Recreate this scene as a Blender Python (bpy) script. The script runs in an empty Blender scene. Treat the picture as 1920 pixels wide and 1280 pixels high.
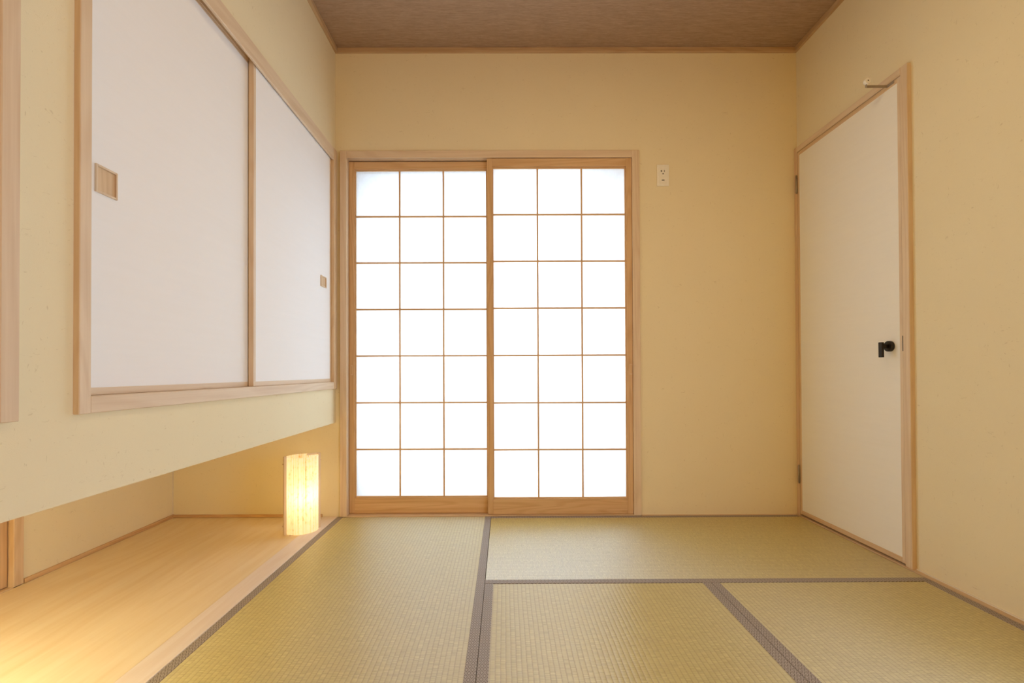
import bpy, bmesh, math, random
from mathutils import Vector, Matrix
random.seed(7)
SC = bpy.context.scene
COL = SC.collection
PI = math.pi

# ------------------------------------------------------------------ camera
YAW, PITCH, ROLL = -0.003868, 0.008972, -0.003858
CX, CY, DIST, EYE, FPX = 949.40, 688.76, 2.70736, 0.81332, 895.0
cd = bpy.data.cameras.new('camera')
cam = bpy.data.objects.new('camera', cd); COL.objects.link(cam)
SC.camera = cam
cd.sensor_fit = 'HORIZONTAL'; cd.sensor_width = 36.0
cd.lens = FPX / 1920.0 * 36.0
cd.shift_x = (960 - CX) / 1920.0
cd.shift_y = (CY - 640) / 1920.0
cd.clip_start = 0.02
Xc = Vector((math.cos(YAW), math.sin(YAW), 0)); Y1 = Vector((-math.sin(YAW), math.cos(YAW), 0)); Z1 = Vector((0, 0, 1))
Yc = math.cos(PITCH) * Y1 + math.sin(PITCH) * Z1
Zc = -math.sin(PITCH) * Y1 + math.cos(PITCH) * Z1
R_ = math.cos(ROLL) * Xc + math.sin(ROLL) * Zc
U_ = -math.sin(ROLL) * Xc + math.cos(ROLL) * Zc
B_ = -Yc
m = Matrix(((R_.x, U_.x, B_.x, 0), (R_.y, U_.y, B_.y, -DIST), (R_.z, U_.z, B_.z, EYE), (0, 0, 0, 1)))
cam.matrix_world = m

# ------------------------------------------------------------------ world, lights, exposure
w = bpy.data.worlds.new('overcast_sky'); SC.world = w; w.use_nodes = True
bg = w.node_tree.nodes['Background']
bg.inputs[0].default_value = (0.69, 0.835, 1.0, 1)
bg.inputs[1].default_value = 4.6

def light(name, kind, loc, power, color, **kw):
    d = bpy.data.lights.new(name, kind); d.energy = power; d.color = color
    for k, v in kw.items(): setattr(d, k, v)
    o = bpy.data.objects.new(name, d); o.location = loc; COL.objects.link(o)
    return o
# the room's ceiling lamp above the frame, the recessed lamp under the hanging closet,
# added warm fill behind the camera, added bluish fill beside the right wall
light('ceiling_lamp_light', 'AREA', (0.50, -1.45, 2.57), 8.0, (1.0, 0.77, 0.42), shape='DISK', size=0.24)
light('alcove_downlight', 'AREA', (-1.58, -2.02, 0.524), 12.5, (0.98, 1.0, 0.72), shape='DISK', size=0.30, spread=2.6)
light('warm_fill_light', 'AREA', (0.35, -6.00, 1.25), 28.5, (1.0, 0.49, 0.02), shape='RECTANGLE', size=2.4, size_y=2.0).rotation_euler = (PI / 2, 0, 0)
light('cool_fill_light', 'AREA', (1.640, -2.40, 0.74), 17.5, (0.80, 1.0, 1.32), shape='RECTANGLE', size=1.35, size_y=1.2).rotation_euler = (0, PI / 2, 0)

SC.view_settings.view_transform = 'Standard'
SC.view_settings.look = 'None'
SC.view_settings.exposure = 0.0
SC.view_settings.gamma = 1.0
SC.view_settings.use_curve_mapping = False
SC.cycles.use_denoising = True
SC.cycles.max_bounces = 14
SC.cycles.diffuse_bounces = 8
SC.cycles.sample_clamp_indirect = 6.0

# ------------------------------------------------------------------ node helpers
def new_mat(name):
    mt = bpy.data.materials.new(name); mt.use_nodes = True
    nt = mt.node_tree; nt.nodes.clear()
    out = nt.nodes.new('ShaderNodeOutputMaterial')
    return mt, nt, out
def N(nt, t, **kw):
    n = nt.nodes.new(t)
    for k, v in kw.items():
        if k.startswith('i_'):
            key = k[2:]; key = int(key) if key.isdigit() else key.replace('_', ' ')
            n.inputs[key].default_value = v
        else: setattr(n, k, v)
    return n
def L(nt, a, b): nt.links.new(a, b)
def math_(nt, op, a, b=None, clamp=False):
    n = nt.nodes.new('ShaderNodeMath'); n.operation = op; n.use_clamp = clamp
    for i, v in enumerate((a, b)):
        if v is None: continue
        if isinstance(v, (int, float)): n.inputs[i].default_value = v
        else: nt.links.new(v, n.inputs[i])
    return n.outputs[0]
def mixc(nt, fac, a, b):
    n = nt.nodes.new('ShaderNodeMix'); n.data_type = 'RGBA'
    if isinstance(fac, (int, float)): n.inputs[0].default_value = fac
    else: nt.links.new(fac, n.inputs[0])
    for i, v in ((6, a), (7, b)):
        if isinstance(v, tuple): n.inputs[i].default_value = (*v, 1) if len(v) == 3 else v
        else: nt.links.new(v, n.inputs[i])
    return n.outputs[2]
def coords(nt, jitter=True):
    tc = nt.nodes.new('ShaderNodeTexCoord')
    if not jitter: return tc.outputs['Object']
    oi = nt.nodes.new('ShaderNodeObjectInfo')
    s = nt.nodes.new('ShaderNodeVectorMath'); s.operation = 'SCALE'; s.inputs[0].default_value = (13.1, 7.7, 9.3)
    nt.links.new(oi.outputs['Random'], s.inputs['Scale'])
    a = nt.nodes.new('ShaderNodeVectorMath'); a.operation = 'ADD'
    nt.links.new(tc.outputs['Object'], a.inputs[0]); nt.links.new(s.outputs[0], a.inputs[1])
    return a.outputs[0]
def mapped(nt, vec, scale):
    mp = nt.nodes.new('ShaderNodeMapping'); mp.inputs['Scale'].default_value = scale
    nt.links.new(vec, mp.inputs['Vector']); return mp.outputs[0]
def noise(nt, vec, scale=1.0, detail=3.0, rough=0.55, dist=0.0):
    n = nt.nodes.new('ShaderNodeTexNoise'); n.inputs['Scale'].default_value = scale
    n.inputs['Detail'].default_value = detail; n.inputs['Roughness'].default_value = rough
    n.inputs['Distortion'].default_value = dist
    nt.links.new(vec, n.inputs['Vector']); return n.outputs[0]
def ramp(nt, fac, lo, hi):
    mr = nt.nodes.new('ShaderNodeMapRange'); mr.inputs[1].default_value = lo; mr.inputs[2].default_value = hi
    nt.links.new(fac, mr.inputs[0]); return mr.outputs[0]
def bump(nt, h, strength, dist):
    b = nt.nodes.new('ShaderNodeBump'); b.inputs['Strength'].default_value = strength
    b.inputs['Distance'].default_value = dist; nt.links.new(h, b.inputs['Height']); return b.outputs[0]
def princ(nt, out, color, rough, normal=None, spec=0.5, metal=0.0):
    p = nt.nodes.new('ShaderNodeBsdfPrincipled')
    if isinstance(color, tuple): p.inputs['Base Color'].default_value = (*color, 1)
    else: nt.links.new(color, p.inputs['Base Color'])
    p.inputs['Roughness'].default_value = rough; p.inputs['Metallic'].default_value = metal
    p.inputs['Specular IOR Level'].default_value = spec
    if normal is not None: nt.links.new(normal, p.inputs['Normal'])
    nt.links.new(p.outputs[0], out.inputs[0]); return p

AX = {'x': 0, 'y': 1, 'z': 2}
def wood(name, light_c, dark_c, axis, grain=1.0, rough=0.5, rings=0.35, spec=0.35):
    """planed softwood, the grain along one axis"""
    mt, nt, out = new_mat(name)
    v = coords(nt)
    sc = [38.0 * grain] * 3; sc[AX[axis]] = 1.3
    fine = noise(nt, mapped(nt, v, tuple(sc)), 1.0, 4, 0.6)
    sc2 = [150.0 * grain] * 3; sc2[AX[axis]] = 4.0
    hair = noise(nt, mapped(nt, v, tuple(sc2)), 1.0, 2, 0.5)
    sc3 = [9.0 * grain] * 3; sc3[AX[axis]] = 0.9
    low = noise(nt, mapped(nt, v, tuple(sc3)), 1.0, 1, 0.4, 0.3)
    rg = math_(nt, 'SINE', math_(nt, 'MULTIPLY', low, 60.0))
    rg = ramp(nt, rg, -0.2, 1.0)
    f = math_(nt, 'ADD', math_(nt, 'MULTIPLY', ramp(nt, fine, 0.36, 0.68), 0.55), math_(nt, 'MULTIPLY', ramp(nt, hair, 0.35, 0.7), 0.3))
    f = math_(nt, 'ADD', math_(nt, 'MULTIPLY', f, 1.0 - rings * 0.5), math_(nt, 'MULTIPLY', rg, rings), True)
    col = mixc(nt, f, light_c, dark_c)
    nb = bump(nt, f, 0.12, 0.0006)
    princ(nt, out, col, rough, nb, spec)
    return mt

def plain(name, color, rough=0.5, spec=0.4, metal=0.0):
    mt, nt, out = new_mat(name)
    v = coords(nt)
    n = noise(nt, v, 60.0, 3)
    c2 = tuple(c * 0.88 for c in color)
    princ(nt, out, mixc(nt, n, color, c2), rough, None, spec, metal)
    return mt

def wallpaper():
    mt, nt, out = new_mat('cream_plaster_wallpaper')
    v = coords(nt, False)
    big = noise(nt, v, 3.0, 2)
    base = mixc(nt, big, (0.815, 0.728, 0.505), (0.785, 0.695, 0.470))
    fl = noise(nt, mapped(nt, v, (34, 34, 90)), 1.0, 2, 0.6, 1.6)
    fl2 = noise(nt, mapped(nt, v, (90, 90, 34)), 1.0, 2, 0.6, 1.6)
    fk = math_(nt, 'MAXIMUM', ramp(nt, fl, 0.675, 0.76), ramp(nt, fl2, 0.685, 0.77), True)
    col = mixc(nt, math_(nt, 'MULTIPLY', fk, 0.42), base, (0.52, 0.41, 0.22))
    g = noise(nt, v, 420.0, 4, 0.65)
    h = math_(nt, 'ADD', g, math_(nt, 'MULTIPLY', fk, -0.6))
    princ(nt, out, col, 0.88, bump(nt, h, 0.25, 0.0015), 0.2)
    return mt

def door_paper(name, a, b, axis):
    mt, nt, out = new_mat(name)
    v = coords(nt)
    sc = [70.0] * 3; sc[AX[axis]] = 4.0
    n = noise(nt, mapped(nt, v, tuple(sc)), 1.0, 4, 0.6)
    sc = [260.0] * 3; sc[AX[axis]] = 26.0
    n2 = noise(nt, mapped(nt, v, tuple(sc)), 1.0, 2, 0.6)
    f = math_(nt, 'ADD', math_(nt, 'MULTIPLY', ramp(nt, n, 0.3, 0.7), 0.6), math_(nt, 'MULTIPLY', n2, 0.4))
    princ(nt, out, mixc(nt, f, a, b), 0.82, bump(nt, n2, 0.08, 0.0005), 0.25)
    return mt

def ceiling_mat():
    mt, nt, out = new_mat('brown_woven_ceiling_paper')
    v = coords(nt, False)
    a = noise(nt, mapped(nt, v, (11, 120, 11)), 1.0, 4, 0.65)
    b = noise(nt, mapped(nt, v, (45, 330, 45)), 1.0, 3, 0.6)
    f = math_(nt, 'ADD', math_(nt, 'MULTIPLY', ramp(nt, a, 0.33, 0.67), 0.5), math_(nt, 'MULTIPLY', ramp(nt, b, 0.3, 0.7), 0.5))
    col = mixc(nt, f, (0.290, 0.192, 0.122), (0.465, 0.330, 0.225))
    princ(nt, out, col, 0.8, bump(nt, f, 0.25, 0.0015), 0.2)
    return mt

def tatami_mat_():
    """rush weave: ridges along local X, 15 mm apart; the reeds run along local Y"""
    mt, nt, out = new_mat('rush_weave')
    v = coords(nt, False)
    sp = nt.nodes.new('ShaderNodeSeparateXYZ'); L(nt, v, sp.inputs[0])
    X, Y = sp.outputs[0], sp.outputs[1]
    wob = noise(nt, mapped(nt, v, (7, 7, 7)), 1.0, 2)
    Yw = math_(nt, 'ADD', Y, math_(nt, 'MULTIPLY', math_(nt, 'SUBTRACT', wob, 0.5), 0.004))
    ph = math_(nt, 'MULTIPLY', Yw, PI / 0.0148)
    rid = math_(nt, 'ABSOLUTE', math_(nt, 'SINE', ph))
    ridge = math_(nt, 'POWER', rid, 0.55)
    row = math_(nt, 'FLOOR', math_(nt, 'DIVIDE', Yw, 0.0148))
    # one reed after another along X, shifted from row to row
    xr = math_(nt, 'ADD', X, math_(nt, 'MULTIPLY', row, 0.37))
    cb = nt.nodes.new('ShaderNodeCombineXYZ')
    L(nt, math_(nt, 'MULTIPLY', xr, 300.0), cb.inputs[0]); L(nt, math_(nt, 'MULTIPLY', row, 3.7), cb.inputs[1])
    reed = noise(nt, cb.outputs[0], 1.0, 2, 0.6)
    cb2 = nt.nodes.new('ShaderNodeCombineXYZ')
    L(nt, math_(nt, 'MULTIPLY', X, 90.0), cb2.inputs[0]); L(nt, math_(nt, 'MULTIPLY', Y, 7.0), cb2.inputs[1])
    band = noise(nt, cb2.outputs[0], 1.0, 2, 0.6)
    base = mixc(nt, ramp(nt, reed, 0.32, 0.68), (0.410, 0.322, 0.092), (0.630, 0.530, 0.205))
    base = mixc(nt, math_(nt, 'MULTIPLY', ramp(nt, band, 0.45, 0.75), 0.35), base, (0.44, 0.34, 0.15))
    brk = ramp(nt, noise(nt, mapped(nt, v, (120, 55, 1)), 1.0, 2, 0.6), 0.35, 0.6)
    val = math_(nt, 'SUBTRACT', 1.0, math_(nt, 'MULTIPLY', rid, 1.9), True)
    val = math_(nt, 'MULTIPLY', val, math_(nt, 'ADD', math_(nt, 'MULTIPLY', brk, 0.5), 0.4))
    col = mixc(nt, val, base, (0.33, 0.205, 0.045))
    h = math_(nt, 'ADD', ridge, math_(nt, 'MULTIPLY', reed, 0.5))
    p = princ(nt, out, col, 0.44, bump(nt, h, 0.32, 0.0009), 1.0)
    p.inputs['IOR'].default_value = 2.0
    p.inputs['Anisotropic'].default_value = 0.90
    vt = nt.nodes.new('ShaderNodeVectorTransform'); vt.vector_type = 'VECTOR'; vt.convert_from = 'OBJECT'; vt.convert_to = 'WORLD'
    vt.inputs[0].default_value = (1, 0, 0)
    L(nt, vt.outputs[0], p.inputs['Tangent'])
    return mt

def border_cloth():
    """grey-brown cloth, woven lozenges; the strip runs along local X"""
    mt, nt, out = new_mat('lozenge_border_cloth')
    v = coords(nt, False)
    sp = nt.nodes.new('ShaderNodeSeparateXYZ'); L(nt, v, sp.inputs[0])
    a = math_(nt, 'DIVIDE', sp.outputs[0], 0.029); b = math_(nt, 'DIVIDE', sp.outputs[1], 0.0165)
    s = math_(nt, 'ADD', a, b); d = math_(nt, 'SUBTRACT', a, b)
    def tri(x):   # 0 at cell centre .. 0.5 at the cell edge
        return math_(nt, 'ABSOLUTE', math_(nt, 'SUBTRACT', math_(nt, 'FRACT', x), 0.5))
    q = math_(nt, 'MAXIMUM', tri(s), tri(d))
    ring = math_(nt, 'LESS_THAN', math_(nt, 'ABSOLUTE', math_(nt, 'SUBTRACT', q, 0.29)), 0.06)
    ring2 = math_(nt, 'LESS_THAN', math_(nt, 'ABSOLUTE', math_(nt, 'SUBTRACT', q, 0.47)), 0.035)
    core = math_(nt, 'LESS_THAN', math_(nt, 'ABSOLUTE', math_(nt, 'SUBTRACT', q, 0.15)), 0.06)
    wv = noise(nt, mapped(nt, v, (900, 900, 900)), 1.0, 1)
    base = mixc(nt, wv, (0.285, 0.234, 0.186), (0.330, 0.276, 0.225))
    c = mixc(nt, math_(nt, 'MULTIPLY', ring, 0.8), base, (0.135, 0.092, 0.062))
    c = mixc(nt, math_(nt, 'MULTIPLY', ring2, 0.35), c, (0.44, 0.37, 0.31))
    c = mixc(nt, math_(nt, 'MULTIPLY', core, 0.6), c, (0.50, 0.43, 0.36))
    princ(nt, out, c, 0.62, bump(nt, wv, 0.3, 0.0006), 0.5)
    return mt

def shoji_paper():
    mt, nt, out = new_mat('white_shoji_paper')
    v = coords(nt)
    fib = noise(nt, mapped(nt, v, (60, 60, 22)), 1.0, 5, 0.7, 1.0)
    col = mixc(nt, ramp(nt, fib, 0.35, 0.7), (0.93, 0.93, 0.92), (0.87, 0.87, 0.86))
    d = N(nt, 'ShaderNodeBsdfDiffuse'); t = N(nt, 'ShaderNodeBsdfTranslucent')
    L(nt, col, d.inputs[0]); L(nt, col, t.inputs[0])
    mx = N(nt, 'ShaderNodeMixShader'); mx.inputs[0].default_value = 0.62
    L(nt, d.outputs[0], mx.inputs[1]); L(nt, t.outputs[0], mx.inputs[2]); L(nt, mx.outputs[0], out.inputs[0])
    return mt

def lamp_shade_mat():
    """thin wood-veneer paper, vertical fibres, lit from inside"""
    mt, nt, out = new_mat('lit_veneer_shade')
    v = coords(nt, False)
    a = noise(nt, mapped(nt, v, (230, 230, 1.5)), 1.0, 3, 0.6)
    b = noise(nt, mapped(nt, v, (70, 70, 45)), 1.0, 4, 0.65)
    f = math_(nt, 'ADD', math_(nt, 'MULTIPLY', ramp(nt, a, 0.46, 0.66), 0.75), math_(nt, 'MULTIPLY', ramp(nt, b, 0.52, 0.72), 0.5), True)
    col = mixc(nt, f, (0.96, 0.92, 0.80), (0.78, 0.52, 0.20))
    t = N(nt, 'ShaderNodeBsdfTranslucent'); L(nt, col, t.inputs[0])
    d = N(nt, 'ShaderNodeBsdfDiffuse'); L(nt, col, d.inputs[0])
    mx = N(nt, 'ShaderNodeMixShader'); mx.inputs[0].default_value = 0.6
    L(nt, d.outputs[0], mx.inputs[1]); L(nt, t.outputs[0], mx.inputs[2])
    e = N(nt, 'ShaderNodeEmission'); e.inputs['Strength'].default_value = 0.38
    L(nt, mixc(nt, f, (1.0, 0.81, 0.42), (0.50, 0.26, 0.05)), e.inputs[0])
    ad = N(nt, 'ShaderNodeAddShader'); L(nt, mx.outputs[0], ad.inputs[0]); L(nt, e.outputs[0], ad.inputs[1])
    L(nt, ad.outputs[0], out.inputs[0])
    return mt

def glow(name, color, strength):
    mt, nt, out = new_mat(name)
    e = N(nt, 'ShaderNodeEmission'); e.inputs[0].default_value = (*color, 1); e.inputs[1].default_value = strength
    L(nt, e.outputs[0], out.inputs[0]); return mt

PALE_L, PALE_D = (0.745, 0.605, 0.435), (0.625, 0.465, 0.305)
HON_L, HON_D = (0.710, 0.535, 0.340), (0.575, 0.390, 0.220)
ORG_L, ORG_D = (0.690, 0.465, 0.250), (0.530, 0.315, 0.140)
M = {}
for ax in 'xyz':
    M['pale_' + ax] = wood('pale_cypress_' + ax, PALE_L, PALE_D, ax, 1.0)
    M['honey_' + ax] = wood('honey_cypress_' + ax, HON_L, HON_D, ax, 1.0)
    M['orange_' + ax] = wood('orange_spruce_' + ax, ORG_L, ORG_D, ax, 1.3)
for ax in 'xy': M['trim_' + ax] = wood('brown_moulding_' + ax, (0.560, 0.400, 0.235), (0.440, 0.285, 0.145), ax, 1.2)
M['strip'] = wood('matt_strip_wood', (0.66, 0.50, 0.33), (0.54, 0.37, 0.21), 'y', 1.0, 0.85, 0.3, 0.1)
M['board'] = wood('alcove_board_wood', (0.820, 0.685, 0.480), (0.730, 0.560, 0.325), 'y', 0.55, 0.42, 0.25, 0.4)
M['beam'] = wood('alcove_beam_wood', (0.800, 0.700, 0.620), (0.725, 0.595, 0.490), 'y', 0.9, 0.5, 0.3)
M['wall'] = wallpaper()
M['fusuma'] = door_paper('white_closet_door_paper', (0.872, 0.868, 0.865), (0.856, 0.850, 0.842), 'y')
M['door_face'] = door_paper('cream_door_paper', (0.868, 0.852, 0.790), (0.848, 0.830, 0.762), 'y')
M['ceiling'] = ceiling_mat()
M['rush'] = tatami_mat_()
M['cloth'] = border_cloth()
M['paper'] = shoji_paper()
M['shade'] = lamp_shade_mat()
M['bulb'] = glow('bulb_glow', (1.0, 0.86, 0.6), 12.0)
M['black'] = plain('black_satin_metal', (0.016, 0.013, 0.011), 0.42, 0.4)
M['steel'] = plain('dull_steel', (0.36, 0.31, 0.25), 0.38, 0.5, 1.0)
M['rubber'] = plain('white_rubber', (0.90, 0.87, 0.80), 0.5)
M['tin'] = plain('grey_painted_metal', (0.34, 0.28, 0.22), 0.45)
M['plate'] = plain('ivory_plastic', (0.90, 0.86, 0.74), 0.38)
M['slot'] = plain('dark_slot', (0.05, 0.035, 0.02), 0.6)
M['dimming_frame'] = plain('dark_dimming_frame', (0.06, 0.05, 0.042), 0.5, 0.4)
M['caulk'] = plain('pale_caulk', (0.82, 0.74, 0.60), 0.6)
M['sub'] = plain('plywood_subfloor', (0.52, 0.43, 0.27), 0.8)

# ------------------------------------------------------------------ mesh helpers
def box(bm, x0, x1, y0, y1, z0, z1, bev=0.0, seg=1):
    x0, x1 = sorted((x0, x1)); y0, y1 = sorted((y0, y1)); z0, z1 = sorted((z0, z1))
    vs = [bm.verts.new(p) for p in ((x0, y0, z0), (x1, y0, z0), (x1, y1, z0), (x0, y1, z0), (x0, y0, z1), (x1, y0, z1), (x1, y1, z1), (x0, y1, z1))]
    fs = [bm.faces.new([vs[i] for i in q]) for q in ((3, 2, 1, 0), (4, 5, 6, 7), (0, 1, 5, 4), (1, 2, 6, 5), (2, 3, 7, 6), (3, 0, 4, 7))]
    if bev:
        ed = list({e for f in fs for e in f.edges})
        bmesh.ops.bevel(bm, geom=ed, offset=bev, segments=seg, profile=0.6, affect='EDGES')
def BX(*a, **k):
    bm = bmesh.new(); box(bm, *a, **k); return bm
def cyl(bm, p0, p1, r0, r1=None, n=24, bev=0.0):
    r1 = r0 if r1 is None else r1
    p0, p1 = Vector(p0), Vector(p1); d = (p1 - p0).normalized()
    a = d.orthogonal().normalized(); b = d.cross(a)
    ring = []
    prof = [(p0, r0), (p1, r1)]
    if bev: prof = [(p0, r0 - bev), (p0 + d * bev, r0), (p1 - d * bev, r1), (p1, r1 - bev)]
    for p, r in prof:
        ring.append([bm.verts.new(p + r * (math.cos(2 * PI * i / n) * a + math.sin(2 * PI * i / n) * b)) for i in range(n)])
    for q0, q1 in zip(ring, ring[1:]):
        for i in range(n): 
            f = bm.faces.new((q0[i], q0[(i + 1) % n], q1[(i + 1) % n], q1[i])); f.smooth = True
    bm.faces.new(ring[0][::-1]); bm.faces.new(ring[-1])
def obj(name, bm, mat, parent=None, label=None):
    bmesh.ops.recalc_face_normals(bm, faces=bm.faces)
    if parent is not None:
        off = Vector(parent.get('_w', (0, 0, 0)))
        bmesh.ops.translate(bm, verts=bm.verts, vec=-off)
    me = bpy.data.meshes.new(name); bm.to_mesh(me); bm.free()
    me.materials.append(mat)
    o = bpy.data.objects.new(name, me); COL.objects.link(o)
    if parent is not None:
        o.parent = parent
    if label: o['label'] = label
    return o
def sub(name, bm, mat, parent, label=None):
    """part of a part: the parent is a mesh whose origin is its thing's origin"""
    off = Vector(parent.parent.get('_w', (0, 0, 0))) if parent.parent else Vector((0, 0, 0))
    bmesh.ops.recalc_face_normals(bm, faces=bm.faces)
    bmesh.ops.translate(bm, verts=bm.verts, vec=-off)
    me = bpy.data.meshes.new(name); bm.to_mesh(me); bm.free(); me.materials.append(mat)
    o = bpy.data.objects.new(name, me); COL.objects.link(o); o.parent = parent
    if label: o['label'] = label
    return o
def tag(o, label, cat, group=None, kind=None):
    o['label'] = label; o['category'] = cat
    if group: o['group'] = group
    if kind: o['kind'] = kind
    return o
def thing(name, loc, label, cat, group=None, kind=None):
    o = bpy.data.objects.new(name, None); COL.objects.link(o); o.location = loc; o['_w'] = list(loc)
    o.empty_display_size = 0.05
    return tag(o, label, cat, group, kind)

# ------------------------------------------------------------------ sizes (metres); back wall at y=0, mats' top at z=0
XR, XL, XA = 1.674, -0.957, -1.875      # right wall, closet face, alcove rear wall
ZC, YF = 2.655, -6.20
SO = dict(x0=-0.906, x1=0.745, z1=2.048)   # hole for the shoji

# ------------------------------------------------------------------ structure
bm = bmesh.new(); box(bm, -2.05, 1.85, YF - 0.1, 0.2, -0.14, -0.056)
floor = tag(obj('floor', bm, M['sub']), 'floor base under the straw mats and the wooden alcove board', 'floor', kind='structure')
bm = BX(-1.866, -1.0305, -2.7, -0.010, -0.056, 0.0, bev=0.001)
obj('alcove_board', bm, M['board'], floor, 'broad pale yellow wooden board of the alcove floor')
bm = BX(-1.030, -0.9445, -2.7, -0.003, -0.056, 0.0015, bev=0.0015)
obj('edge_beam', bm, M['beam'], floor, 'pale pinkish wooden beam along the front of the alcove')

bm = bmesh.new(); box(bm, -2.05, 1.85, YF - 0.1, 0.2, ZC, ZC + 0.1)
tag(obj('ceiling', bm, M['ceiling']), 'brown streaky papered ceiling', 'ceiling', kind='structure')

bm = bmesh.new()
box(bm, -2.05, SO['x0'], 0.0, 0.2, -0.056, ZC); box(bm, SO['x1'], 1.85, 0.0, 0.2, -0.056, ZC)
box(bm, SO['x0'], SO['x1'], 0.0, 0.2, SO['z1'], ZC); box(bm, SO['x0'], SO['x1'], 0.07, 0.2, -0.056, -0.002)
tag(obj('wall_back', bm, M['wall']), 'yellow textured back wall around the paper screens', 'wall', kind='structure')

DY0, DY1, DZ = -0.012, -0.752, 2.062        # door hole in the right wall
bm = bmesh.new()
box(bm, XR, XR + 0.12, YF, DY1, -0.056, ZC); box(bm, XR, XR + 0.12, DY1, 0.0, DZ, ZC); box(bm, XR, XR + 0.12, DY0, 0.0, -0.056, DZ)
tag(obj('wall_right', bm, M['wall']), 'cream textured wall on the right with the white door', 'wall', kind='structure')

bm = bmesh.new(); box(bm, -2.05, 1.85, YF - 0.1, YF, -0.056, ZC)
tag(obj('wall_front', bm, M['wall']), 'cream wall behind the camera', 'wall', kind='structure')

# closet face: hanging over the alcove
bm = bmesh.new()
box(bm, XL, -1.06, YF, 0.0, 0.530, 0.745); box(bm, XL, -1.06, YF, 0.0, 2.045, ZC)
box(bm, XL, -1.06, YF, -3.452, 0.745, 2.045); box(bm, XL, -1.06, -1.800, -1.625, 0.745, 2.045); box(bm, XL, -1.06, -0.036, 0.0, 0.745, 2.045)
box(bm, -1.06, XA, YF, 0.0, 0.530, 0.560); 
tag(obj('wall_left', bm, M['wall']), 'cream papered front of the closet hanging over the alcove on the left', 'wall', kind='structure')
bm = bmesh.new()
box(bm, XA, XA - 0.12, -0.850, 0.0, -0.056, 0.530); box(bm, XA, XA - 0.12, YF, 0.0, 0.530, ZC)
box(bm, XA, XA - 0.12, YF, -1.75, -0.056, 0.530)
box(bm, XA, XL - 0.03, -2.80, -2.70, -0.056, 0.530)
tag(obj('wall_alcove', bm, M['wall']), 'rear wall of the low alcove under the closet', 'wall', kind='structure')

# baseboards
b = tag(obj('baseboard_alcove', BX(XA, XA + 0.010, -0.838, 0.0, 0.0, 0.017, bev=0.001), M['orange_y']), 'thin orange-brown strip at the foot of the alcove rear wall', 'baseboard', kind='structure')
b = tag(obj('baseboard_back_left', BX(XA + 0.010, -1.031, -0.009, 0.0, 0.0, 0.015, bev=0.001), M['orange_x']), 'thin orange-brown strip under the yellow wall behind the lit lamp', 'baseboard', kind='structure')
b = tag(obj('baseboard_back_right', BX(0.771, 1.646, -0.0135, 0.0, -0.056, 0.002, bev=0.001), M['honey_x']), 'thin wooden strip along the yellow wall right of the screens', 'baseboard', kind='structure')
b = tag(obj('baseboard_right', BX(1.6485, XR, YF, -0.0, -0.056, 0.003, bev=0.001), M['strip']), 'flat pale wooden strip between the mats and the right wall', 'baseboard', kind='structure')
obj('caulk_line', BX(XR - 0.004, XR, YF, -0.766, 0.003, 0.007), M['caulk'], b, 'pale caulk line along the right wall')

# ceiling moulding
t = thing('trim_1', (0.36, -1.7, 2.64), 'narrow brown wooden moulding around the ceiling', 'trim', kind='structure')
for nm, a, mt in (('moulding', (XL, XR, -0.016, 0.0), 'honey_x'), ('moulding', (XL, XL + 0.016, YF, -0.016), 'honey_y'), ('moulding', (XR - 0.016, XR, YF, -0.016), 'honey_y')):
    obj(nm, BX(*a, 2.628, ZC, bev=0.0015), M[mt.replace('honey', 'trim')], t)
tag(obj('trim_4', BX(XA, XA + 0.004, -0.004, 0.0, 0.017, 0.530), M['caulk']), 'white caulk line up the alcove corner', 'trim', kind='structure')

# closet frames
FX = -0.943
t = thing('trim_2', (FX, -0.83, 0.72), 'pale wooden frame around the white sliding closet doors', 'trim', kind='structure')
obj('frame_stile', BX(FX, -1.03, -1.6450, -1.6140, 0.7218, 2.062, bev=0.0015), M['pale_z'], t)
obj('frame_stile', BX(FX, -1.03, -0.0600, -0.0150, 0.7218, 2.062, bev=0.0015), M['honey_z'], t)
obj('frame_sill', BX(FX - 0.001, -1.03, -1.6139, -0.0601, 0.7222, 0.7610, bev=0.0015), M['pale_y'], t)
bm = BX(FX - 0.001, FX - 0.012, -1.6139, -0.0601, 1.9950, 2.060, bev=0.0015)
box(bm, FX - 0.012, -1.03, -1.6139, -0.0601, 2.0262, 2.060)
box(bm, -0.981, -0.984, -1.6139, -0.0601, 2.016, 2.0262)
obj('frame_lintel', bm, M['pale_y'], t)
t = thing('trim_3', (FX, -2.4, 0.72), 'pale wooden frame piece at the far left edge', 'trim', kind='structure')
obj('frame_stile', BX(FX, -1.03, -1.8110, -1.7750, 0.7205, 2.062, bev=0.0015), M['pale_z'], t)
obj('frame_sill', BX(FX - 0.001, -1.03, -3.45, -1.8111, 0.7210, 0.7610, bev=0.0015), M['pale_y'], t)
obj('frame_lintel', BX(FX - 0.001, -1.03, -3.45, -1.8111, 1.9950, 2.060, bev=0.0015), M['pale_y'], t)
obj('door_panel', BX(-0.962, -0.982, -3.45, -1.8112, 0.7612, 1.9948), M['fusuma'], t)

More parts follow.
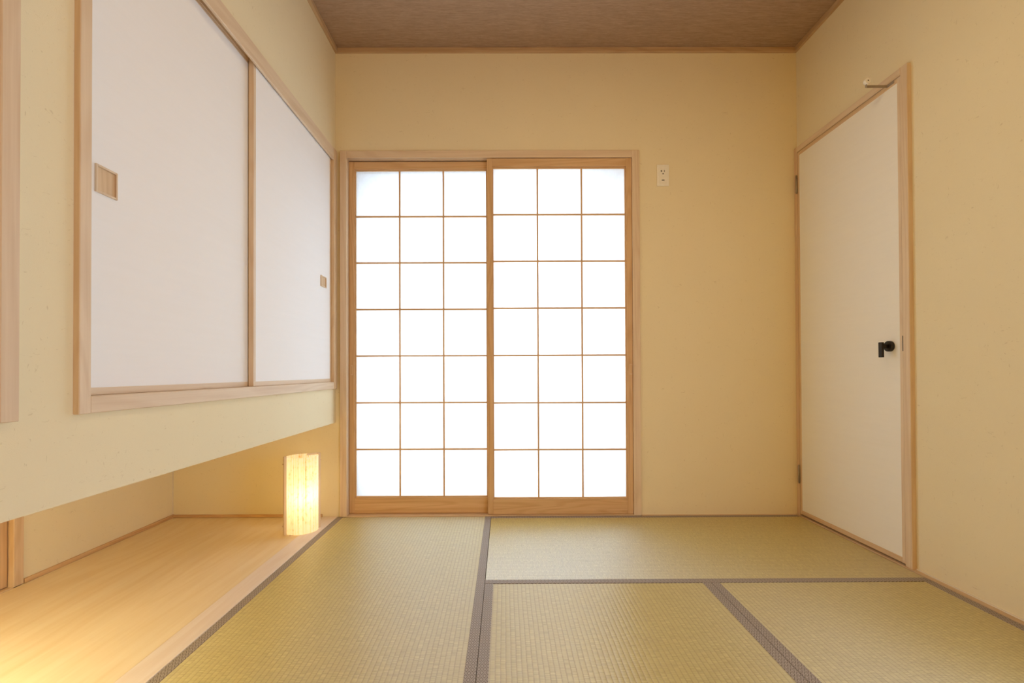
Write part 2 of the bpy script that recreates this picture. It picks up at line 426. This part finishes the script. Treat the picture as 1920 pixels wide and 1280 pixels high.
# shoji surround
t = thing('window_1', (-0.08, 0.0, 0.0), 'pale wooden surround of the two paper screens in the back wall', 'window frame', kind='structure')
CF = -0.012
bm = BX(-0.929, -0.8910, CF, 0.070, 0.0, 2.069, bev=0.0015); box(bm, -0.8912, -0.876, 0.0582, 0.074, 0.0, 2.0275)
obj('jamb', bm, M['pale_z'], t)
bm = BX(0.7275, 0.770, CF, 0.070, 0.0, 2.069, bev=0.0015); box(bm, 0.714, 0.7277, 0.0243, 0.074, 0.0, 2.0275)
obj('jamb', bm, M['pale_z'], t)
bm = BX(-0.8909, 0.7274, CF + 0.0006, -0.0075, 2.0275, 2.0688, bev=0.0012); box(bm, -0.8909, 0.7274, -0.0080, 0.070, 2.0360, 2.0686)
box(bm, -0.8909, 0.7274, 0.0244, 0.0276, 2.0275, 2.0362); box(bm, -0.875, 0.714, 0.0582, 0.074, 2.005, 2.0362)
obj('head', bm, M['pale_x'], t)
bm = BX(-0.8909, 0.7274, CF + 0.0006, 0.070, -0.056, 0.006, bev=0.0015); box(bm, -0.875, 0.714, 0.0582, 0.074, 0.0, 0.024)
obj('threshold', bm, M['honey_x'], t)

bm = bmesh.new()
box(bm, -0.9055, -0.842, 0.080, 0.270, -0.001, 2.0475); box(bm, 0.709, 0.7445, 0.080, 0.270, -0.001, 2.0475)
box(bm, -0.842, 0.709, 0.080, 0.270, 1.957, 2.0475); box(bm, -0.842, 0.709, 0.080, 0.270, -0.001, 0.060)
obj('edge_dimming_frame', bm, M['dimming_frame'], t, 'added dark frame behind the paper screens, dims the pane edges')  # unseen frame, added and widened so the pane edges get less sky light

# low wooden door in the alcove
t = thing('door_2', (XA, -0.85, 0.0), 'low wooden panel door with its post at the far left of the alcove', 'door', kind='structure')
obj('door_post', BX(XA + 0.008, XA - 0.06, -0.8800, -0.8410, 0.0005, 0.5295, bev=0.002), M['honey_z'], t)
obj('door_stile', BX(XA - 0.012, XA - 0.04, -0.960, -0.8835, 0.006, 0.5295, bev=0.002), M['orange_z'], t)
obj('door_leaf', BX(XA - 0.020, XA - 0.034, -1.740, -0.9605, 0.006, 0.5295), M['orange_z'], t)
obj('door_sill', BX(XA + 0.008, XA - 0.06, -1.745, -0.8805, -0.05, 0.0030, bev=0.001), M['honey_y'], t)
obj('back_stop', BX(XA - 0.062, XA - 0.10, -1.75, -0.850, -0.05, 0.5298), M['honey_z'], t)

# ------------------------------------------------------------------ right-hand hinged door
D = thing('door_1', (XR, -0.37, 0.0), 'white papered hinged door with thin wooden edges in the right wall', 'door', kind='structure')
PX = XR - 0.018
def casing(y0, y1, z0, z1, mat): 
    obj('casing', BX(PX, XR + 0.10, y0, y1, z0, z1, bev=0.0015), M[mat], D)
casing(-0.7650, -0.7308, 0.0, 2.0770, 'pale_z')
casing(-0.0245, -0.0005, 0.0, 2.0770, 'honey_z')
casing(-0.7307, -0.0246, 2.0455, 2.0768, 'pale_y')
bm = BX(XR + 0.034, XR + 0.06, -0.7307, -0.7150, -0.056, 2.0454); box(bm, XR + 0.034, XR + 0.06, -0.0400, -0.0246, 0.0, 2.0454)
box(bm, XR + 0.034, XR + 0.06, -0.7150, -0.0400, 2.025, 2.0454); box(bm, XR + 0.034, XR + 0.06, -0.7150, -0.0400, -0.056, 0.03); box(bm, XR + 0.001, XR + 0.034, -0.7307, -0.0246, -0.056, 0.001)
obj('door_stop_bead', bm, M['honey_z'], D)
LX0, LX1 = PX + 0.0025, XR + 0.030
ya, yb, za, zb, e = -0.7286, -0.0268, 0.0110, 2.0430, 0.0165
obj('door_panel', BX(LX0 + 0.0012, LX1, ya + e, yb - e, za + e + 0.006, zb - e - 0.003), M['door_face'], D, 'cream textured paper face of the door')
obj('edge_strip', BX(LX0, LX1, ya, ya + e, za, zb, bev=0.001), M['pale_z'], D)
obj('edge_strip', BX(LX0, LX1, yb - e, yb, za, zb, bev=0.001), M['honey_z'], D)
obj('edge_strip', BX(LX0, LX1, ya + e, yb - e, zb - e - 0.003, zb, bev=0.001), M['honey_y'], D)
obj('edge_strip', BX(LX0, LX1, ya + e, yb - e, za, za + e + 0.006, bev=0.001), M['honey_y'], D)
for zc in (1.864, 0.233):
    bm = bmesh.new()
    cyl(bm, (PX - 0.003, -0.0257, zc - 0.048), (PX - 0.003, -0.0257, zc + 0.048), 0.0052, n=16, bev=0.001)
    hg = obj('hinge', bm, M['steel'], D, 'small dull metal hinge')
    bm = bmesh.new()
    for dz in (-0.028, 0.028): cyl(bm, (PX - 0.003, -0.0257, zc + dz - 0.0012), (PX - 0.003, -0.0257, zc + dz + 0.0012), 0.0058, n=16)
    cyl(bm, (PX - 0.003, -0.0257, zc + 0.048), (PX - 0.003, -0.0257, zc + 0.052), 0.0040, n=12); cyl(bm, (PX - 0.003, -0.0257, zc - 0.052), (PX - 0.003, -0.0257, zc - 0.048), 0.0040, n=12)
    sub('hinge_knuckle', bm, M['steel'], hg)
HY, HZ = -0.664, 0.9165
bm = bmesh.new(); cyl(bm, (LX0 + 0.002, HY, HZ), (LX0 - 0.014, HY, HZ), 0.0225, n=40, bev=0.0015)
hd = obj('handle', bm, M['black'], D, 'black round door rose with a short drop lever')
bm = bmesh.new(); cyl(bm, (LX0 - 0.013, HY, HZ), (LX0 - 0.038, HY, HZ), 0.0085, n=24)
sub('neck', bm, M['black'], hd)
sub('lever', BX(LX0 - 0.034, LX0 - 0.046, HY - 0.009, HY + 0.009, HZ - 0.0475, HZ + 0.0175, bev=0.002, seg=2), M['black'], hd)
obj('latch_plate', BX(PX - 0.0004, PX + 0.01, -0.7325, -0.7287, 0.893, 0.957), M['slot'], D, 'dark slit of the latch')
# door stop at the upper corner
SY, SZ = -0.682, 2.0385
bm = BX(LX0 - 0.0020, LX0 + 0.001, SY - 0.016, SY + 0.020, SZ - 0.006, SZ + 0.006, bev=0.0005)
box(bm, LX0 - 0.094, LX0, SY + 0.0185, SY + 0.0205, SZ - 0.006, SZ + 0.006, bev=0.0005)
box(bm, LX0 - 0.096, LX0 - 0.093, SY + 0.012, SY + 0.0205, SZ - 0.006, SZ + 0.016, bev=0.0005)
ds = obj('door_stop', bm, M['tin'], D, 'bent metal strip sticking out near the top of the door')
bm = bmesh.new(); cyl(bm, (LX0 - 0.094, SY + 0.022, SZ + 0.017), (LX0 - 0.094, SY + 0.004, SZ + 0.017), 0.0115, n=28, bev=0.002)
cyl(bm, (LX0 - 0.094, SY + 0.0035, SZ + 0.017), (LX0 - 0.094, SY + 0.005, SZ + 0.017), 0.0115, n=28)
bp = sub('bumper', bm, M['rubber'], ds, 'white rubber roller')
bm = bmesh.new(); cyl(bm, (LX0 - 0.0945, SY + 0.0028, SZ + 0.0175), (LX0 - 0.0945, SY + 0.0042, SZ + 0.0175), 0.0028, n=14)
sub('bumper_hole', bm, M['slot'], ds)  # dark disc in place of the roller's hole

# ------------------------------------------------------------------ shoji screens
def shoji(name, label, x0, x1, yf, px0, px1, pz0, pz1, vx, hz, sl, sr, rz0, rz1, zt, pull):
    """frame front at yf, 30 mm deep; paper opening px0..px1, pz0..pz1"""
    t = thing(name, ((x0 + x1) / 2, yf + 0.015, 0.006), label, 'screen', 'sliding paper screens in the back wall')
    yb = yf + 0.030
    obj('stile', BX(x0, sl, yf, yb, 0.0100, zt, bev=0.0012), M['orange_z'], t)
    obj('stile', BX(sr, x1, yf, yb, 0.0100, zt, bev=0.0012), M['orange_z'], t)
    obj('top_rail', BX(sl, sr, yf + 0.0006, yb, rz1, zt - 0.0002, bev=0.0012), M['orange_x'], t)
    br = obj('bottom_rail', BX(sl, sr, yf + 0.0006, yb, 0.0100, rz0, bev=0.0012), M['orange_x'], t)
    sub('runner', BX(x0 + 0.001, x1 - 0.001, yf + 0.005, yb - 0.002, 0.0062, 0.0102), M['orange_x'], br)
    l0, l1 = yf + 0.009, yf + 0.0195
    obj('inner_strip', BX(sl, px0, l0, l1 + 0.004, rz0, rz1, bev=0.0006), M['orange_z'], t)
    obj('inner_strip', BX(px1, sr, l0, l1 + 0.004, rz0, rz1, bev=0.0006), M['orange_z'], t)
    obj('inner_strip', BX(px0, px1, l0, l1 + 0.004, rz0, pz0, bev=0.0006), M['orange_x'], t)
    obj('inner_strip', BX(px0, px1, l0, l1 + 0.004, pz1, rz1, bev=0.0006), M['orange_x'], t)
    hw = 0.0045
    for x in vx: obj('lattice_bar', BX(x - hw, x + hw, l0 + 0.0003, l1, pz0, pz1, bev=0.0005), M['orange_z'], t)
    for z in hz: obj('lattice_bar', BX(px0, px1, l0 + 0.0008, l1 - 0.0004, z - hw, z + hw, bev=0.0005), M['orange_x'], t)
    xs = [px0 - 0.003] + list(vx) + [px1 + 0.003]; zs = [pz0 - 0.003] + sorted(hz) + [pz1 + 0.003]
    yp = l1 + 0.0004
    for i in range(3):
        for j in range(7):
            bm = bmesh.new()
            q = [bm.verts.new(p) for p in ((xs[i], yp, zs[j]), (xs[i + 1], yp, zs[j]), (xs[i + 1], yp, zs[j + 1]), (xs[i], yp, zs[j + 1]))]
            bm.faces.new(q)
            obj('paper_pane', bm, M['paper'], t)
    # recessed finger pull
    cx, cz, hx, hh = pull
    bm = BX(cx - hx, cx + hx, yf - 0.0008, yf + 0.001, cz - hh, cz + hh, bev=0.0004)
    fp = obj('finger_pull', bm, M['honey_z'], t, 'small pale wooden finger pull')
    sub('recess', BX(cx - hx + 0.003, cx + hx - 0.002, yf - 0.0012, yf - 0.0004, cz - hh + 0.006, cz + hh - 0.003), M['orange_z'], fp)
    return t
shoji('paper_screen', 'right-hand white paper sliding screen, in front, beside the wall socket', -0.0965, 0.7262, -0.006,
      -0.0597, 0.6890, 0.1018, 1.9712, (0.1914, 0.4429), (1.7086, 1.4421, 1.1746, 0.9061, 0.6365, 0.3704),
      -0.0660, 0.6945, 0.0954, 1.9800, 2.0266, (0.7160, 0.8250, 0.0075, 0.030))
shoji('paper_screen', 'left-hand white paper sliding screen, set behind, nearest the lit lamp', -0.8898, -0.0660, 0.028,
      -0.8525, -0.1035, 0.1034, 1.9736, (-0.6012, -0.3492), (1.7099, 1.4426, 1.1745, 0.9070, 0.6380, 0.3705),
      -0.8590, -0.0970, 0.0969, 1.9805, 2.0235, (-0.8744, 0.8250, 0.0060, 0.028))

# ------------------------------------------------------------------ closet sliding doors
def fusuma(label, y0, y1, xf, pull):
    t = thing('closet_door', (xf, (y0 + y1) / 2, 0.7612), label, 'door', 'white sliding closet doors')
    xb = xf - 0.020; e = 0.0165; z0, z1 = 0.7613, 2.0256
    obj('panel', BX(xf - 0.0008, xb, y0 + e, y1 - e, z0 + 0.018, z1 - 0.020), M['fusuma'], t, 'smooth cream paper face')
    obj('edge_strip', BX(xf, xb, y0, y0 + e, z0, z1, bev=0.0008), M['pale_z'], t)
    obj('edge_strip', BX(xf, xb, y1 - e, y1, z0, z1, bev=0.0008), M['pale_z'], t)
    obj('bottom_rail', BX(xf, xb, y0 + e, y1 - e, z0, z0 + 0.018, bev=0.0008), M['pale_y'], t)
    obj('top_rail', BX(xf, xb, y0 + e, y1 - e, z1 - 0.020, z1, bev=0.0008), M['pale_y'], t)
    yc, zc, hy, hz = pull
    fr = 0.005
    bm = bmesh.new()
    for a in ((yc - hy, yc - hy + fr, zc - hz, zc + hz), (yc + hy - fr, yc + hy, zc - hz, zc + hz),
              (yc - hy + fr, yc + hy - fr, zc - hz, zc - hz + fr), (yc - hy + fr, yc + hy - fr, zc + hz - fr, zc + hz)):
        box(bm, xf + 0.0045, xf - 0.001, *a, bev=0.0006)
    p = obj('finger_pull', bm, M['pale_z'], t, 'square wooden finger pull with a recessed back')
    sub('recess', BX(xf - 0.0002, xf - 0.0006, yc - hy + fr, yc + hy - fr, zc - hz + fr, zc + hz - fr), M['honey_z'], p)
fusuma('large white sliding closet door at the left, behind the other, square pull at its left edge', -1.6138, -0.8470, -0.984, (-1.5275, 1.2856, 0.0320, 0.0340))
fusuma('white sliding closet door nearer the paper screens, in front, small pull at its right edge', -0.8760, -0.0602, -0.961, (-0.1725, 1.2951, 0.0370, 0.0290))

# ------------------------------------------------------------------ tatami mats (local X = long side)
def tatami(label, cx, cy, lx, ly, rot, borders):
    t = thing('tatami_mat', (cx, cy, -0.056), label, 'mat', 'straw floor mats')
    t.rotation_euler = (0, 0, rot); t['_w'] = [0, 0, 0]
    hx, hy = lx / 2, ly / 2
    o = obj('rush_cover', BX(-hx + 0.0007, hx - 0.0007, -hy + 0.0007, hy - 0.0007, 0.0, 0.056, bev=0.003, seg=2), M['rush'], t)
    for s in borders:
        y0, y1 = (hy - 0.0325, hy) if s > 0 else (-hy, -hy + 0.0325)
        obj('cloth_border', BX(-hx, hx, y0, y1, 0.002, 0.0572, bev=0.0018, seg=2), M['cloth'], t, 'grey-brown cloth border with woven lozenges')
    return t
def mat_rect(label, x0, x1, y0, y1, vertical):
    cx, cy = (x0 + x1) / 2, (y0 + y1) / 2
    if vertical: tatami(label, cx, cy, abs(y1 - y0), abs(x1 - x0), PI / 2, (1, -1))
    else: tatami(label, cx, cy, abs(x1 - x0), abs(y1 - y0), 0.0, (1, -1))
mat_rect('straw mat beside the wooden alcove, running from the left paper screen', -0.9430, -0.0795, -1.737, -0.0140, True)
mat_rect('straw mat lying crosswise below the right paper screen, with a pale sheen', -0.0785, 1.6460, -0.8660, -0.0145, False)
mat_rect('middle straw mat in the foreground, between two grey borders', -0.0785, 0.7905, -2.590, -0.8675, True)
mat_rect('straw mat in the foreground beside the right wall', 0.7915, 1.6460, -2.590, -0.8675, True)

# ------------------------------------------------------------------ standing lamp in the alcove
P1, P2 = Vector((-1.1035, -0.3045, 0)), Vector((-0.9775, -0.1900, 0))
mid = (P1 + P2) / 2; ch = (P2 - P1).normalized(); nr = Vector((ch.y, -ch.x, 0)); Lh = (P2 - P1).length / 2
t = thing('paper_lamp', (mid.x, mid.y, 0.0), 'lit oval paper lamp with two wooden posts standing on the alcove board', 'lamp')
def obox(c, ax, ay, hx, hy, z0, z1, bev=0.0008):
    bm = BX(-hx, hx, -hy, hy, z0, z1, bev=bev)
    mt = Matrix(((ax.x, ay.x, 0, c.x), (ax.y, ay.y, 0, c.y), (0, 0, 1, 0), (0, 0, 0, 1)))
    bmesh.ops.transform(bm, matrix=mt, verts=bm.verts); return bm
for P, s in ((P1, -1), (P2, 1)):
    po = obj('post', obox(P, ch, nr, 0.0065, 0.0072, 0.0005, 0.393), M['pale_z'], t)
    for zz in (0.045, 0.355):
        bm = bmesh.new(); c = P + Vector((0, 0, zz)); cyl(bm, c + ch * s * 0.0060, c + ch * s * 0.0125, 0.0030, n=12, bev=0.0008)
        sub('peg', bm, M['honey_z'], po)
def sheet(sign):
    bm = bmesh.new(); n = 28; rows = []
    a, b = Lh - 0.0068, 0.068
    for z in (0.004, 0.10, 0.19, 0.28, 0.386):
        rows.append([bm.verts.new(mid + ch * (-a * math.cos(PI * i / n)) + nr * (sign * b * math.sin(PI * i / n)) + Vector((0, 0, z))) for i in range(n + 1)])
    for r0, r1 in zip(rows, rows[1:]):
        for i in range(n):
            f = bm.faces.new((r0[i], r0[i + 1], r1[i + 1], r1[i])); f.smooth = True
    return bm
obj('lamp_shade', sheet(1), M['shade'], t, 'glowing front sheet of veneer paper')
obj('lamp_shade', sheet(-1), M['shade'], t, 'glowing rear sheet of veneer paper')
bm = bmesh.new()
obj('cross_strip', obox(P2 - ch * 0.032 - nr * 0.006, ch, nr, 0.027, 0.0025, 0.384, 0.3935), M['pale_x'], t)
obj('cross_strip', obox(P1 + ch * 0.032 + nr * 0.030, ch, nr, 0.020, 0.0040, 0.0005, 0.0050), M['pale_x'], t)
bm = bmesh.new(); cyl(bm, mid + Vector((0, 0, 0.0006)), mid + Vector((0, 0, 0.012)), 0.045, n=32)
obj('base', bm, M['pale_x'], t)
bm = bmesh.new(); cyl(bm, mid + Vector((0, 0, 0.012)), mid + Vector((0, 0, 0.15)), 0.012, n=16)
bs = obj('bulb_holder', bm, M['plate'], t)
bm = bmesh.new(); bmesh.ops.create_uvsphere(bm, u_segments=20, v_segments=12, radius=0.026)
bmesh.ops.translate(bm, verts=bm.verts, vec=mid + Vector((0, 0, 0.190)))
for f in bm.faces: f.smooth = True
sub('bulb', bm, M['bulb'], bs)
light('paper_lamp_bulb_light', 'POINT', (mid.x, mid.y, 0.19), 0.72, (1.0, 0.68, 0.26), shadow_soft_size=0.03)

# ------------------------------------------------------------------ socket
t = thing('wall_socket', (0.9057, 0.0, 1.927), 'ivory wall socket right of the paper screens', 'socket')
pl = obj('plate', BX(0.8712, 0.9402, -0.0065, -0.0002, 1.8655, 1.9885, bev=0.003, seg=2), M['plate'], t)
sx, y = 0.9057, -0.0066
ins = obj('insert', BX(sx - 0.0215, sx + 0.0215, -0.0078, -0.0060, 1.8800, 1.9740, bev=0.0008), M['plate'], t)
bm = BX(sx - 0.0105, sx - 0.0060, -0.0083, -0.0076, 1.9455, 1.9560)
box(bm, sx - 0.0150, sx - 0.0100, -0.0083, -0.0076, 1.9490, 1.9520)
obj('slot', bm, M['slot'], t)
obj('slot', BX(sx + 0.0055, sx + 0.0085, -0.0083, -0.0076, 1.9455, 1.9560), M['slot'], t)
bm = bmesh.new(); cyl(bm, (sx - 0.0005, -0.0083, 1.9355), (sx - 0.0005, -0.0076, 1.9355), 0.0032, n=14); box(bm, sx - 0.0035, sx + 0.0025, -0.0083, -0.0076, 1.9320, 1.9350)
obj('earth_hole', bm, M['slot'], t)
obj('earth_terminal', BX(sx - 0.008, sx + 0.0075, -0.0082, -0.0076, 1.8960, 1.9015, bev=0.0002), M['slot'], t)

for o in list(SC.objects):
    if '_w' in o: del o['_w']
bpy.context.view_layer.update()
